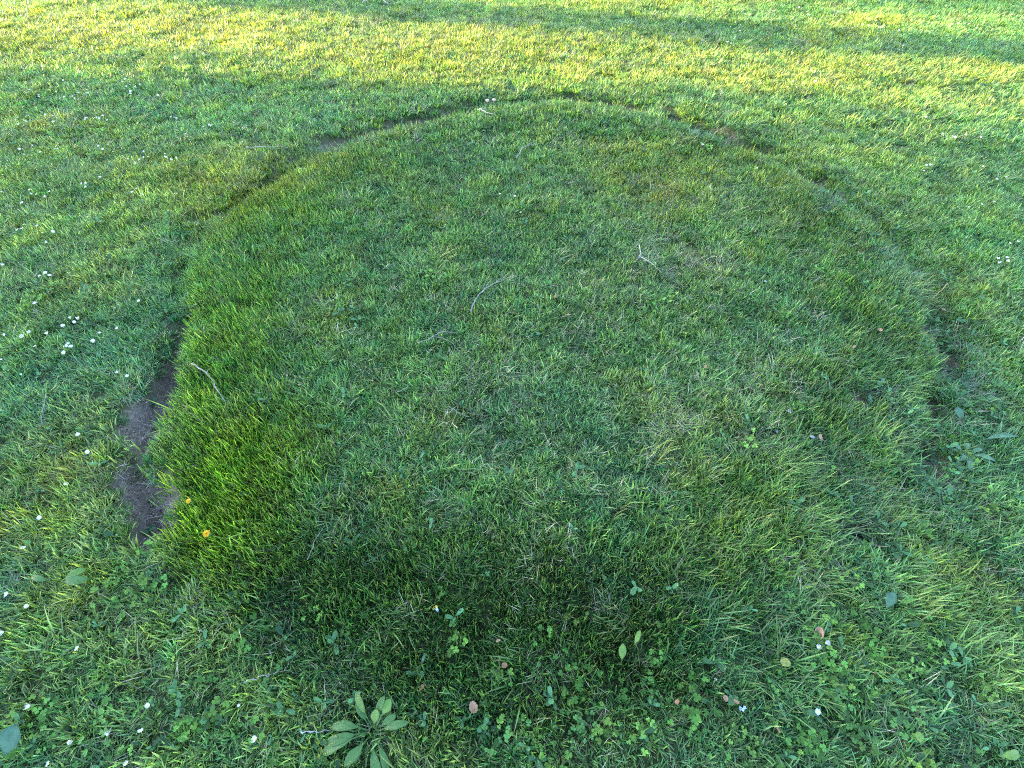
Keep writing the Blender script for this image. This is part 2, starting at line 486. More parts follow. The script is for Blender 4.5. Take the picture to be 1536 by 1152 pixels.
# 0-4 short mown turf: small tussocks that splay outward, tangled with cut blades
for v in range(5):
    bl = []
    for c in range(3):
        cx, cy = disc(.026)
        la, ls = U(0, 6.28), U(0, .5)
        for k in range(11):
            dx, dy = disc(.011)
            az = math.atan2(dy + math.sin(la) * ls * .011, dx + math.cos(la) * ls * .011) + random.gauss(0, .5)
            bl.append(dict(base=(cx + dx, cy + dy), az=az, L=U(.018, .040), w=U(.0018, .0038), lean=U(.05, .8), curl=U(-.2, 1.5), tw=U(-1, 1), r=U(0, 1), r2=U(0, 1)))
    for k in range(8):
        bl.append(dict(base=disc(.038), az=U(0, 6.28), L=U(.014, .030), w=U(.0014, .0028), lean=U(.6, 1.3), curl=U(-.4, 1.2), tw=U(-1, 1), r=U(0, 1), r2=U(0, 1)))
    finish_src("turf", M_GRASS, *blade_mesh(M_GRASS, bl))
# 5-8 lush upright
for v in range(4):
    bl = []
    a0 = U(0, 6.28)
    for k in range(28):
        bl.append(dict(base=disc(.032), az=U(0, 6.28), L=U(.025, .050), w=U(.0020, .0036), lean=U(.02, .42), curl=U(-.1, .6), tw=U(-.6, .6), r=U(0, 1), r2=U(0, 1)))
    finish_src("turf", M_GRASS, *blade_mesh(M_GRASS, bl))
# 9-11 long fine grass lying over towards local +X
for v in range(3):
    bl = []
    for k in range(20):
        bl.append(dict(base=disc(.034), az=random.gauss(0, .8), L=U(.03, .075), w=U(.0014, .0028), lean=U(.4, 1.0), curl=U(.2, 1.0), tw=U(-.5, .5), r=U(0, 1), r2=U(0, 1)))
    finish_src("turf", M_GRASS, *blade_mesh(M_GRASS, bl, 4))
# dry litter
for v in range(3):
    bl = []
    for k in range(13):
        bl.append(dict(base=disc(.045), az=U(0, 6.28), L=U(.02, .06), w=U(.0007, .0015), lean=U(.8, 1.45), curl=U(-.7, .8), tw=U(-1, 1), r=U(0, 1), r2=U(0, 1)))
    finish_src("litter", M_STRAW, *blade_mesh(M_STRAW, bl))

def leaflet(V, F, C, c, az, tilt, L, W, r, r2):
    """a small heart-ish leaflet of 6 faces, creased along the midrib"""
    o = len(V)
    ca, sa = math.cos(az), math.sin(az); ct, st = math.cos(tilt), math.sin(tilt)
    prof = [(0, 0), (.35, .42), (.72, .5), (.97, .26)]
    for t, w in prof:
        for s in ((-1, 0, 1) if w else (0,)):
            lx = t * L - (.06 * L if (s == 0 and t > .9) else 0); ly = s * w * W; lz = abs(s) * .10 * W
            x = lx * ct - lz * st; z = lx * st + lz * ct
            V.append((c[0] + ca * x - sa * ly, c[1] + sa * x + ca * ly, c[2] + z)); C.append((r, .2 + .4 * abs(s), r2, 1))
    F += [(o, o + 2, o + 1), (o, o + 3, o + 2)]
    for k in range(2):
        b = o + 1 + 3 * k
        F += [(b, b + 1, b + 4, b + 3), (b + 1, b + 2, b + 5, b + 4)]
# clover
for v in range(5):
    V, F, C = [], [], []
    for k in range(random.randint(6, 10)):
        x, y = disc(.04); h = U(.012, .034); r, r2 = U(0, 1), U(0, 1)
        a0 = U(0, 6.28); L = U(.006, .012)
        for q in range(3):
            leaflet(V, F, C, (x, y, h), a0 + q * 2.094 + U(-.15, .15), U(-.3, .35), L, L * 1.05, r, r2)
        o = len(V); V += [(x - .0006, y, 0), (x + .0006, y, 0), (x, y + .0006, h)]; C += [(r, 0, 0, 1)] * 3; F.append((o, o + 1, o + 2))
    finish_src("clover", M_CLOVER, V, F, C)
# small flat weeds (spoon shaped leaves)
for v in range(4):
    V, F, C = [], [], []
    for k in range(random.randint(5, 9)):
        x, y = disc(.008); a0 = U(0, 6.28); L = U(.016, .036); r, r2 = U(0, 1), U(0, 1)
        leaflet(V, F, C, (x, y, U(.006, .02)), a0, U(0, .7), L, L * U(.28, .5), r, r2)
    finish_src("weeds", M_CLOVER, V, F, C)

# soil crumbs
for v in range(4):
    V, F, C = [], [], []
    for k in range(9):
        x, y = disc(.02); r = random.choice((.0012, .0018, .0025, .004)) * U(.8, 1.3); o = len(V)
        for (a, b, c) in ((1, 0, 0), (-1, 0, 0), (0, 1, 0), (0, -1, 0), (0, 0, .8), (0, 0, -.5)):
            V.append((x + a * r * U(.6, 1.3), y + b * r * U(.6, 1.3), r * .3 + c * r * U(.6, 1.3))); C.append((U(.2, .8), .2, .2, 1))
        for q in ((4, 0, 2), (4, 2, 1), (4, 1, 3), (4, 3, 0), (5, 2, 0), (5, 1, 2), (5, 3, 1), (5, 0, 3)): F.append(tuple(o + i for i in q))
    finish_src("crumbs", M_STRAW, V, F, C)

# ------------------------------------------------------------------ scatter
def grid(x0, x1, y0, y1, s):
    xs, ys = np.arange(x0, x1, s), np.arange(y0, y1, s)
    a, b = np.meshgrid(xs, ys)
    a = a.ravel() + RNG.uniform(-.6, .6, a.size) * s; b = b.ravel() + RNG.uniform(-.6, .6, b.size) * s
    return a, b, np.full(a.size, s)
zones = [grid(-3.4, 3.4, -.7, 3.3, .026), grid(-8, 8, -1.5, 8, .038), grid(-16, 16, -6, 18, .13), grid(-70, 70, -50, 80, .9)]
keep = [np.ones(zones[0][0].size, bool)]
for z, (x0, x1, y0, y1) in zip(zones[1:], [(-3.4, 3.4, -.7, 3.3), (-8, 8, -1.5, 8), (-16, 16, -6, 18)]):
    keep.append(~((z[0] > x0) & (z[0] < x1) & (z[1] > y0) & (z[1] < y1)))
PX, PY, PS = (np.concatenate([z[k][m_] for z, m_ in zip(zones, keep)]) for k in range(3))

def place(name, colname, x, y, z, kind, rotz, tilt, scl, tone, label):
    n = len(x)
    me = bpy.data.meshes.new(name)
    me.vertices.add(n)
    me.vertices.foreach_set("co", np.c_[x, y, z].astype(np.float32).ravel())
    def attr(nm, ty, data, key):
        me.attributes.new(nm, ty, 'POINT').data.foreach_set(key, np.ascontiguousarray(data).ravel())
    attr("kind", 'INT', kind.astype(np.int32), "value")
    attr("turn", 'FLOAT_VECTOR', np.c_[tilt, rotz].astype(np.float32), "vector")
    attr("size", 'FLOAT_VECTOR', scl.astype(np.float32), "vector")
    attr("tone", 'FLOAT_COLOR', np.c_[tone, np.ones(n)].astype(np.float32), "color")
    o = link(name, me)
    tag(o, kind="stuff")
    o["label"] = label[0]; o["category"] = label[1]
    ng = bpy.data.node_groups.new(name + "_placing", 'GeometryNodeTree')
    ng.interface.new_socket("Geometry", in_out='INPUT', socket_type='NodeSocketGeometry')
    ng.interface.new_socket("Geometry", in_out='OUTPUT', socket_type='NodeSocketGeometry')
    N = ng.nodes; Lk = ng.links
    gi, go = N.new("NodeGroupInput"), N.new("NodeGroupOutput")
    ci = N.new("GeometryNodeCollectionInfo")
    ci.inputs[0].default_value = SRC[colname]
    ci.inputs["Separate Children"].default_value = True
    ci.inputs["Reset Children"].default_value = True
    ip = N.new("GeometryNodeInstanceOnPoints")
    ip.inputs["Pick Instance"].default_value = True
    def named(nm, ty):
        a = N.new("GeometryNodeInputNamedAttribute"); a.data_type = ty; a.inputs["Name"].default_value = nm
        return a.outputs["Attribute"]
    Lk.new(gi.outputs[0], ip.inputs["Points"])
    Lk.new(ci.outputs[0], ip.inputs["Instance"])
    Lk.new(named("kind", 'INT'), ip.inputs["Instance Index"])
    e2r = N.new("FunctionNodeEulerToRotation")
    Lk.new(named("turn", 'FLOAT_VECTOR'), e2r.inputs[0])
    Lk.new(e2r.outputs[0], ip.inputs["Rotation"])
    Lk.new(named("size", 'FLOAT_VECTOR'), ip.inputs["Scale"])
    Lk.new(ip.outputs[0], go.inputs[0])
    md = o.modifiers.new("placing", 'NODES'); md.node_group = ng
    return o

mk = masks(PX, PY)
Z = height(PX, PY, mk)
n = len(PX)
rnd = RNG.random((n, 8))
far = PS > .1
# what grows where
fine = fbm(PX, PY, .075, 63, 2)
dens = np.clip(1.3 - .6 * smooth(.62, .25, fine) - 1.2 * mk["dirt"] - .75 * mk["trough"] - .12 * np.clip(mk["straw"], 0, 1), .03, 1)
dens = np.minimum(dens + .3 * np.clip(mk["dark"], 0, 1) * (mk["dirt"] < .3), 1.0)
dens = np.where(mk["clov"] > .3, dens * (1 - .15 * np.clip(mk["clov"], 0, 1)), dens)
alive = rnd[:, 0] < dens
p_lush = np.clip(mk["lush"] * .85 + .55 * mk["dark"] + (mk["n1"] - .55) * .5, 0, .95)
p_long = np.clip(mk["long"] * .34 * (.3 + 1.3 * mk["n2"]) + .05, 0, .6)
kind = RNG.integers(0, 5, n)
kind = np.where(rnd[:, 1] < p_lush, RNG.integers(5, 9, n), kind)
kind = np.where((rnd[:, 2] < p_long) & (mk["lush"] < .9), RNG.integers(9, 12, n), kind)
rot = rnd[:, 3] * 6.283
# long grass lies over to the right on the right hand side and over the trough elsewhere
lay = np.where(PX > .5, -.15 + (rnd[:, 3] - .5) * 2.4 + 1.6 * (mk["n1"] - .5), np.where(PX < -.9, math.pi - .9 + (rnd[:, 3] - .5) * 1.8, rot))
rot = np.where(kind >= 9, lay, rot)
tilt = (rnd[:, 4:6] - .5) * .35
# species tones, with sun gold, brighter edges and front shade painted in
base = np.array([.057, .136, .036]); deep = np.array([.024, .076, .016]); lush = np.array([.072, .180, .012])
blue = np.array([.044, .112, .056]); yel = np.array([.155, .185, .020]); dry = np.array([.17, .16, .075])
T = np.tile(base, (n, 1))
def blend(T, c, f): return T + (c - T) * np.clip(f, 0, 1)[:, None]
T = blend(T, yel, .55 * smooth(.5, .78, mk["n3"]) + .35 * smooth(.55, .8, mk["n1"]))
T = blend(T, blue, .45 * smooth(.52, .8, fbm(PX, PY, .5, 55)))
inside = smooth(-.05, .15, mk["d"])
T = T * np.where(inside > .5, 1.04, 1.3)[:, None]  # outer turf made paler: painted brightness towards the frame edges
T = blend(T, np.array([.054, .150, .056]), .35 * (1 - inside) * (PY < 3.6))  # cool tint left out of the far sunlit strip to keep its gold
T = blend(T, deep, .95 * mk["dark"])  # dark ring grass, deepened at the front to stand in for shade
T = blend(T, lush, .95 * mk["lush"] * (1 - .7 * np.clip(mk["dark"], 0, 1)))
T = blend(T, yel, .6 * mk["yel"])  # yellow turf, plus painted sunlight on the far strip
T = blend(T, blue, .5 * mk["blue"])
T = blend(T, dry, .35 * mk["straw"] * (rnd[:, 6] < .6))  # dry blades; at far left this tone stands in for golden sunlight
pat = fbm(PX, PY, .16, 131, 2)
T = blend(T, np.array([.105, .155, .026]), .35 * smooth(.58, .8, pat) * (1 - np.clip(mk["dark"] + .6 * mk["lush"], 0, 1)))
T = blend(T, np.array([.036, .105, .05]), .5 * smooth(.45, .22, pat) * (1 - np.clip(mk["lush"], 0, 1)))
T = T * (0.72 + .56 * rnd[:, 7:8]) * (.6 + .8 * fine[:, None])
T[:, 0] *= 1 + .8 * (rnd[:, 6] - .5); T[:, 2] *= 1 + .6 * (rnd[:, 5] - .5)
grow = (.78 + .45 * rnd[:, 6]) * (.7 + .3 * mk["n2"] + .45 * fine) * np.where(mk["trough"] > .35, .8, 1)
wide = np.where(PS > .5, 11, np.where(far, 2.8, np.where(PS > .03, 1.4, 1.14)))
tall = np.where(PS > .5, 1.6, np.where(far, 1.2, 1.06)) * (1 + .25 * np.clip(mk["lush"], 0, 1))
S = np.c_[grow * wide, grow * wide, grow * tall]
k = alive
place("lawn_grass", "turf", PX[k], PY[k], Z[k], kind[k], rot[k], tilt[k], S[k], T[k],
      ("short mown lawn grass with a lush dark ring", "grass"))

# dry litter
pl = np.clip(.025 + .75 * mk["straw"] * smooth(.3, .6, mk["n2"]) + .05 * smooth(.5, .7, mk["n1"]) + .4 * mk["dirt"] + .04 * (mk["d"] > .4) + .10 * blobs(PX, PY, [(1010, 470, 220, 110, 1.0)]) * smooth(.4, .6, mk["n2"]) + .6 * mk["blue"] * (np.abs(mk["d"]) < .16) * mk["n2"], 0, .8)
k = (rnd[:, 2] < pl) & ~far
DT = np.array([.27, .24, .16]) * (.55 + .7 * rnd[:, 7:8]) * np.array([1, 1, 1])
DT = blend(DT, np.array([.16, .15, .15]), np.maximum(mk["dirt"], mk["blue"]) * .8)
S2 = np.repeat((.6 + .6 * rnd[:, 1:2]), 3, 1) * np.where(PS > .03, 1.3, 1)[:, None]
place("dry_thatch", "litter", PX[k], PY[k], Z[k] + np.where(mk["dirt"][k] > .5, .003, .014), RNG.integers(0, 3, k.sum()), rot[k], tilt[k], S2[k], DT[k],
      ("dry straw coloured grass clippings scattered in the turf", "dry grass"))
# clover
pc = np.clip(.28 * mk["clov"] * smooth(.35, .65, fbm(PX, PY, .22, 91)) + .012, 0, .5) * np.where(mk["dirt"] > .6, .25, 1)
pc = np.where(mk["d"] > .25, pc * .5, pc)
k = (rnd[:, 4] < pc) & ~far
CT = np.tile(np.array([.042, .108, .020]), (n, 1))
CT = blend(CT, np.array([.05, .112, .042]), smooth(.4, .8, mk["n2"]) * .5)
CT = blend(CT, np.array([.09, .165, .03]), (rnd[:, 5] < .25) * .7)
CT = CT * (.6 + .7 * rnd[:, 6:7])
S3 = np.c_[.45 + .55 * rnd[:, 1:2], .45 + .55 * rnd[:, 1:2], .75 + .5 * rnd[:, 1:2]]
place("clover", "clover", PX[k], PY[k], Z[k] + .006, RNG.integers(0, 5, k.sum()), rnd[k, 3] * 6.28, tilt[k] * 1.6, S3[k], CT[k],
      ("low clover with small three part leaves among the grass", "clover"))
# small flat weeds
pw = np.clip(.012 + .07 * mk["clov"] + .32 * mk["blue"] * (np.abs(mk["d"]) < .2) * (PX > .8), 0, .4)
k = (rnd[:, 5] < pw) & ~far
CT2 = np.array([.042, .10, .045]) * (.7 + .6 * rnd[:, 6:7]) * np.ones(3)
place("ground_cover_weed", "weeds", PX[k], PY[k], Z[k] + .008, RNG.integers(0, 4, k.sum()), rnd[k, 3] * 6.28, tilt[k], S3[k] * 1.0, CT2[k],
      ("small flat leaved weeds scattered in the lawn", "weeds"))

# crumbs of earth on the bare places
cx_, cy_, _s = grid(-1.9, 2.4, .3, 4.6, .02)
mc = masks(cx_, cy_)
kc = RNG.random(cx_.size) < np.clip(mc["dirt"] * 1.1 + .4 * (mc["trough"] > .5), 0, .95)
cx_, cy_ = cx_[kc], cy_[kc]; nc = kc.sum()
q = RNG.random((nc, 4))
place("soil_crumbs", "crumbs", cx_, cy_, height(cx_, cy_), RNG.integers(0, 4, nc), q[:, 0] * 6.28, (q[:, 1:3] - .5) * .4, np.repeat(.8 + 1.3 * q[:, 3:4] ** 2, 3, 1),
      np.array([.165, .127, .10]) * (.5 + q[:, 1:2]), ("loose grey brown crumbs of bare soil along the ring", "soil"))

# ------------------------------------------------------------------ daisies
def ring_petals(np_, r0, r1, w, up, mat, seed):
    rg = random.Random(seed); V, F = [], []
    for k in range(np_):
        a = 6.2832 * k / np_ + rg.uniform(-.08, .08); u = up + rg.uniform(-.12, .12); L = r1 * rg.uniform(.88, 1.08)
        o = len(V); ca, sa = math.cos(a), math.sin(a)
        for t, ww in ((0, .45), (.6, 1), (1, .35)):
            r = r0 + (L - r0) * t; z = (r - r0) * math.tan(u) + .0004
            for s in (-1, 1):
                V.append((ca * r - sa * s * w * ww * .5, sa * r + ca * s * w * ww * .5, z))
        F += [(o, o + 2, o + 3, o + 1), (o + 2, o + 4, o + 5, o + 3)]
    return V, F
def dome(r, h, n=8, rings=2, z=0):
    V, F = [(0, 0, z + h)], []
    for q in range(1, rings + 1):
        a = q / rings * math.pi / 2
        for k in range(n):
            w = 6.2832 * k / n
            V.append((r * math.sin(a) * math.cos(w), r * math.sin(a) * math.sin(w), z + h * math.cos(a)))
    for k in range(n): F.append((0, 1 + k, 1 + (k + 1) % n))
    for q in range(rings - 1):
        for k in range(n):
            a, b = 1 + q * n, 1 + (q + 1) * n
            F.append((a + k, b + k, b + (k + 1) % n, a + (k + 1) % n))
    return V, F
PET = [make_mesh("petals", *ring_petals(18, .0028, .0098, .0028, up, M_PETAL, s), [M_PETAL], smooth=False) for s, up in ((1, .15), (2, .6), (3, 1.05))]
DISC = make_mesh("disc", *dome(.0032, .0018, 10, 3), [M_DISC])
def stem_mesh(L, r=.0008): return make_mesh("stem", *tube([(.004, 0, -L), (.001, .001, -L * .5), (0, 0, 0)], [r, r, r], 5), [M_STEM])
STEM = stem_mesh(.04)
# far daisies in one mesh: petals, disc and stem
def whole_daisy(up, seed):
    pv, pf = ring_petals(12, .0024, .0098, .0042, up, M_PETAL, seed); dv, df = dome(.0030, .0018, 7, 2); sv, sf = tube([(.003, 0, -.035), (0, 0, 0)], [.0008, .0008], 4)
    v, f = join([(pv, pf), (dv, df), (sv, sf)])
    fm = [0] * len(pf) + [1] * len(df) + [2] * len(sf)
    return make_mesh("daisy", v, f, [M_PETAL, M_DISC, M_STEM], smooth=False, fm=fm)
WHOLE = [whole_daisy(.15, 5), whole_daisy(.5, 6), whole_daisy(.95, 8)]

NEAR_DAISIES = [  # px, py, openness (0 open .. 2 nearly closed), tilt, size, label
    (62, 1064, 2, .9, 1.1, "white daisy lying on its side at the lower left, above the grey leaf"),
    (172, 1107, 2, .8, 1.1, "half closed white daisy right of the cream bud at the lower left"),
    (119, 1116, 2, .6, .8, "small cream yellowish daisy bud in the lower left corner"),
    (88, 1149, 1, .5, .9, "white daisy cut by the bottom edge just right of the grey leaf"),
    (199, 1149, 1, .4, .9, "white daisy cut by the bottom edge below the half closed one"),
    (222, 1101, 1, .5, .9, "small white daisy between two larger ones in the lower left clover"),
    (284, 1112, 1, .3, 1.0, "white daisy in clover left of the one with a ragged head"),
    (388, 1113, 0, .3, 1.15, "open ragged white daisy in the clover left of the plantain"),
    (233, 1063, 1, .4, .9, "lone white daisy standing above the lower left clover"),
    (132, 980, 1, .3, .9, "lone white daisy on a visible stem low in the left grass"),
    (366, 1063, 1, .2, .55, "tiny white daisy bud just below the grey twig at lower left"),
    (1217, 978, 0, .25, .95, "open white daisy with a clear yellow centre under the curled brown leaf"),
    (1227, 972, 2, .4, 1.0, "closed white daisy close beside the yellow centred one at lower right"),
    (1216, 1073, 0, .3, 1.1, "frayed white daisy alone in the clover at the lower right"),
    (1065, 1025, 2, .4, .5, "tiny white daisy bud above the three brown leaf scraps"),
    (375, 804, 2, .3, .55, "tiny white bud in the lush grass right of the dandelion"),
    (70, 785, 1, .4, 1.0, "white daisy in the left lawn level with the lower bare soil"),
    (46, 830, 1, .4, 1.0, "white daisy at the left edge just above the pair of broad leaves"),
    (23, 898, 1, .4, 1.0, "white daisy at the far left edge below the broad leaves"),
    (53, 917, 1, .4, .9, "faint white daisy right of the far left edge one"),
    (20, 955, 2, .6, .9, "white daisy closing at the left edge, lowest of that edge's run"),
    (125, 661, 1, .3, 1.05, "white daisy right of the leaning grey twig at left"),
    (140, 687, 1, .5, 1.1, "flat bright white daisy beside the bare soil strip"),
    (108, 735, 1, .4, 1.1, "bright white daisy in the left lawn above its lower neighbours"),
    (6, 700, 1, .4, 1.1, "white daisy cut by the left edge below the leaning grey twig"),
    (1050, 231, 1, .3, 1.3, "lone white daisy inside the ring below its upper right bare patch"),
    (1131, 266, 1, .3, 1.2, "lone pale daisy just inside the ring near its upper right edge"),
    (750, 301, 1, .3, 1.0, "left one of two white specks of daisy in the upper ring"),
    (772, 304, 1, .3, 1.0, "right one of two white specks of daisy in the upper ring"),
    (781, 328, 1, .3, 1.0, "single white daisy under the pair in the upper ring"),
    (213, 460, 1, .3, 1.0, "white daisy close outside the ring above the top of the bare soil"),
    (1261, 250, 1, .3, 1.2, "bright white daisy outside the ring's upper right edge"),
]
for px, py, op, tl, sz, lab in NEAR_DAISIES:
    a = U(0, 6.28)
    root = link("daisy", None, loc=spot(px, py - 2, .034), rot=(tl * math.cos(a), tl * math.sin(a), a))
    root.scale = (sz * .72,) * 3
    tag(root, lab, "daisy", "single daisies in the lawn")
    link("petals", PET[op], root); link("disc", DISC, root, loc=(0, 0, .0006)); link("stem", STEM, root)

FAR_DAISIES = [  # px, py, spread x, spread y, count, label (also names the group)
    (200, 137, 14, 9, 10, "daisy in the tightest white clump of the upper left drift"),
    (110, 146, 14, 6, 7, "daisy in the clump left of the tightest upper left clump"),
    (58, 148, 10, 4, 4, "daisy in the small clump nearest the left edge of the upper left drift"),
    (140, 145, 10, 5, 3, "daisy between the two main clumps of the upper left drift"),
    (250, 153, 10, 4, 5, "daisy in the small clump at the right end of the upper left drift"),
    (95, 125, 12, 5, 3, "daisy in the small upper row just under the sunlit grass at far left"),
    (60, 188, 46, 12, 9, "scattered daisy low in the upper left drift, nearer the left edge"),
    (165, 190, 50, 14, 10, "scattered daisy low in the upper left drift, beneath its tightest clump"),
    (265, 180, 10, 4, 3, "daisy in the thin patch below the right end of the upper left drift"),
    (56, 232, 40, 10, 7, "daisy in the sun flecked grass near the left edge, upper row"),
    (210, 248, 24, 6, 7, "daisy in the row of white specks left of the ring's top, left half"),
    (250, 247, 24, 5, 4, "daisy in the row of white specks left of the ring's top, right half"),
    (165, 228, 20, 10, 4, "daisy above the row of white specks left of the ring's top"),
    (310, 215, 40, 14, 6, "sparse daisy just outside the ring's upper left"),
    (50, 305, 40, 16, 8, "daisy in the loose group near the left edge, below the flecked rows"),
    (145, 285, 14, 10, 5, "daisy in the compact small group right of the loose left group"),
    (205, 290, 34, 12, 5, "daisy between the small left group and the ring's upper left corner"),
    (30, 345, 24, 8, 4, "daisy in the short pale line near the left edge"),
    (80, 365, 12, 8, 3, "daisy in the trio below the short pale line at left"),
    (75, 420, 12, 10, 4, "daisy in the close group of four at left, above the ring's soil strip"),
    (62, 462, 6, 4, 2, "daisy of the touching pair on the left lawn"),
    (114, 488, 12, 6, 5, "bright daisy in the horizontal pair of clumps on the left lawn"),
    (60, 520, 40, 18, 8, "daisy in the widest patch on the left lawn, level with the soil's top"),
    (110, 525, 14, 8, 3, "daisy at the right end of the widest left lawn patch"),
    (18, 560, 16, 20, 5, "daisy beside the left edge, level with the soil strip"),
    (165, 505, 14, 16, 3, "daisy between the left lawn patch and the soil strip"),
    (190, 565, 12, 8, 2, "daisy close beside the upper soil strip"),
    (10, 400, 8, 34, 3, "daisy touching the left edge above the soil strip's level"),
    (1070, 24, 26, 7, 8, "daisy at the left end of the upper right shadow band"),
    (1130, 28, 24, 7, 6, "daisy in the second clump from the left of the upper right shadow band"),
    (1105, 42, 18, 5, 5, "daisy low in the left part of the upper right shadow band"),
    (1240, 24, 34, 7, 12, "daisy along the upper edge of the shadow band at right"),
    (1300, 48, 26, 7, 15, "daisy in the densest white clump in the dark shadow band"),
    (1385, 53, 28, 7, 11, "daisy in the clump right of the densest one in the shadow band"),
    (1445, 44, 30, 10, 6, "daisy near the right end of the shadow band"),
    (1265, 8, 50, 4, 7, "daisy in the sunny strip above the shadow band, right of centre"),
    (1150, 6, 50, 4, 5, "daisy in the sunny strip above the shadow band's left end"),
    (1490, 20, 30, 10, 3, "daisy in the top right corner grass"),
    (1216, 117, 14, 7, 8, "daisy in the pinkish white clump in the sun, upper of a pair of clumps"),
    (1190, 142, 18, 7, 7, "daisy in the lower left clump of the sunny pair"),
    (1345, 82, 12, 6, 6, "daisy in the clump just below the shadow band at right"),
    (1090, 70, 8, 4, 3, "daisy in the little clump under the shadow band's left end"),
    (1117, 102, 12, 6, 3, "daisy in the faint clump left of the sunny pair of clumps"),
    (1290, 112, 40, 16, 4, "scattered daisy right of the sunny pair of clumps"),
    (1425, 212, 24, 8, 10, "daisy in the largest clump on the right, outside the ring's top"),
    (1375, 186, 26, 10, 6, "daisy above and left of the largest clump on the right"),
    (1385, 255, 16, 5, 4, "daisy of the short bright row below the largest right hand clump"),
    (1490, 272, 30, 12, 5, "scattered daisy near the right edge, below the short bright row"),
    (1460, 312, 16, 8, 4, "daisy in the small group under the scattered ones at right"),
    (1500, 395, 14, 8, 4, "daisy of the small white cluster by the right edge"),
    (1515, 368, 7, 6, 2, "daisy of the pair just above the small cluster by the right edge"),
    (735, 108, 18, 6, 5, "daisy in the faint clump on the sunlit grass above the ring's top"),
    (420, 4, 46, 4, 8, "daisy at the top edge, left of the whitish stick"),
    (800, 2, 160, 3, 3, "daisy at the top edge right of the whitish stick"),
]
for cx, cy, rx, ry, nn, lab in FAR_DAISIES:
    lab = "white " + lab
    grp = "daisies " + lab.split("daisy ")[1]
    for _ in range(max(1, int(round(nn * .88)))):
        px, py = random.gauss(cx, rx * .6), random.gauss(cy, ry * .6)
        px = min(max(px, 2), 1533)
        o = link("daisy", random.choice(WHOLE), loc=spot(px, max(py, 1), .034), rot=(U(-.5, .5), U(-.5, .5), U(0, 6.28)))
        sc = U(.55, .95); o.scale = (sc, sc, sc)
        tag(o, lab, "daisy", grp)

# ------------------------------------------------------------------ dandelions
def dandelion(px, py, sz, lab, up=.056):
    root = link("dandelion", None, loc=spot(px, py, up), rot=(.25, -.15, 0)); root.scale = (sz,) * 3
    tag(root, lab, "dandelion", "dandelions on the ring's left side")
    parts = []
    for q, (nn, r1, upa) in enumerate(((22, .017, .1), (18, .014, .4), (14, .010, .75), (9, .006, 1.1))):
        v, f = ring_petals(nn, .001, r1, .0026, upa, None, 20 + q)
        parts.append(([(a, b, c + .0012 * q) for a, b, c in v], f))
    link("ray_florets", make_mesh("ray_florets", *join(parts), [M_DANDY], smooth=False), root)
    link("bracts", make_mesh("bracts", *ring_petals(10, .001, .008, .003, -.9, None, 3), [M_STEM], smooth=False), root)
    link("stem", stem_mesh(.075, .0016), root)
dandelion(323, 812, .75, "bright yellow dandelion in the lush grass, the larger of two")
dandelion(297, 765, .5, "small yellow dandelion bud above the larger dandelion")

# ------------------------------------------------------------------ leaves and rosettes
def blade_leaf(L, W, droop, fold=.25, wave=.0, nl=10, lobes=0, seed=0, pet=.25, blunt=1.0, bend=None):
    """a broad leaf along +X with a petiole, a folded midrib and raised parallel veins"""
    rg = random.Random(seed); V, F = [], []
    cols = (-1, -.5, 0, .5, 1)
    bend = rg.uniform(-1.6, 1.6) if bend is None else bend
    tear = rg.uniform(.0, .16)
    ang, x, z = .5 + droop * .2, 0, 0
    for i in range(nl + 1):
        t = i / nl
        if t < pet: w = .10
        else:
            s = (t - pet) / (1 - pet); w = max(.10 * (1 - s), math.sin(math.pi * min(1, s ** blunt)) ** .75)
        if lobes and t > pet: w *= .62 + .38 * (1 if int((t - pet) / (1 - pet) * lobes * 2) % 2 == 0 else -.4)
        for c in cols:
            yy = c * w * W * .5 * (1 + (rg.uniform(-tear, tear) if abs(c) == 1 else 0))
            zz = z + fold * abs(yy) - (.0012 if c in (-.5, .5) else 0) * (W / .03) + wave * W * math.sin(t * 14 + c * 2 + seed) * abs(c)
            V.append((x, yy + bend * x * x, zz))
        ang -= droop / nl
        x += math.cos(ang) * L / nl; z += math.sin(ang) * L / nl
    for i in range(nl):
        for c in range(4):
            a = i * 5 + c; F.append((a, a + 5, a + 6, a + 1))
    return V, F

def leaf_obj(name, root, az, L, W, droop, mat, **kw):
    o = link(name, make_mesh(name, *blade_leaf(L, W, droop, **kw), [mat]), root, rot=(random.gauss(0, .22), random.gauss(0, .08), az))
    md = o.modifiers.new("thickness", 'SOLIDIFY'); md.thickness = .0006
    return o

def rosette(name, px, py, leaves, lab, cat, up=.012, base=.01):
    root = link(name, None, loc=spot(px, py, up)); tag(root, lab, cat); root.scale = (.88, .88, .88)
    for i, (az, L, W, droop, mat, kw) in enumerate(leaves):
        o = leaf_obj("leaf", root, R(az), L, W, droop, mat, seed=i + int(px), **kw)
        o.location = (base * math.cos(R(az)), base * math.sin(R(az)), 0)
        if mat is M_PLANT_YEL: o["label"] = "young yellow green leaf"
    return root

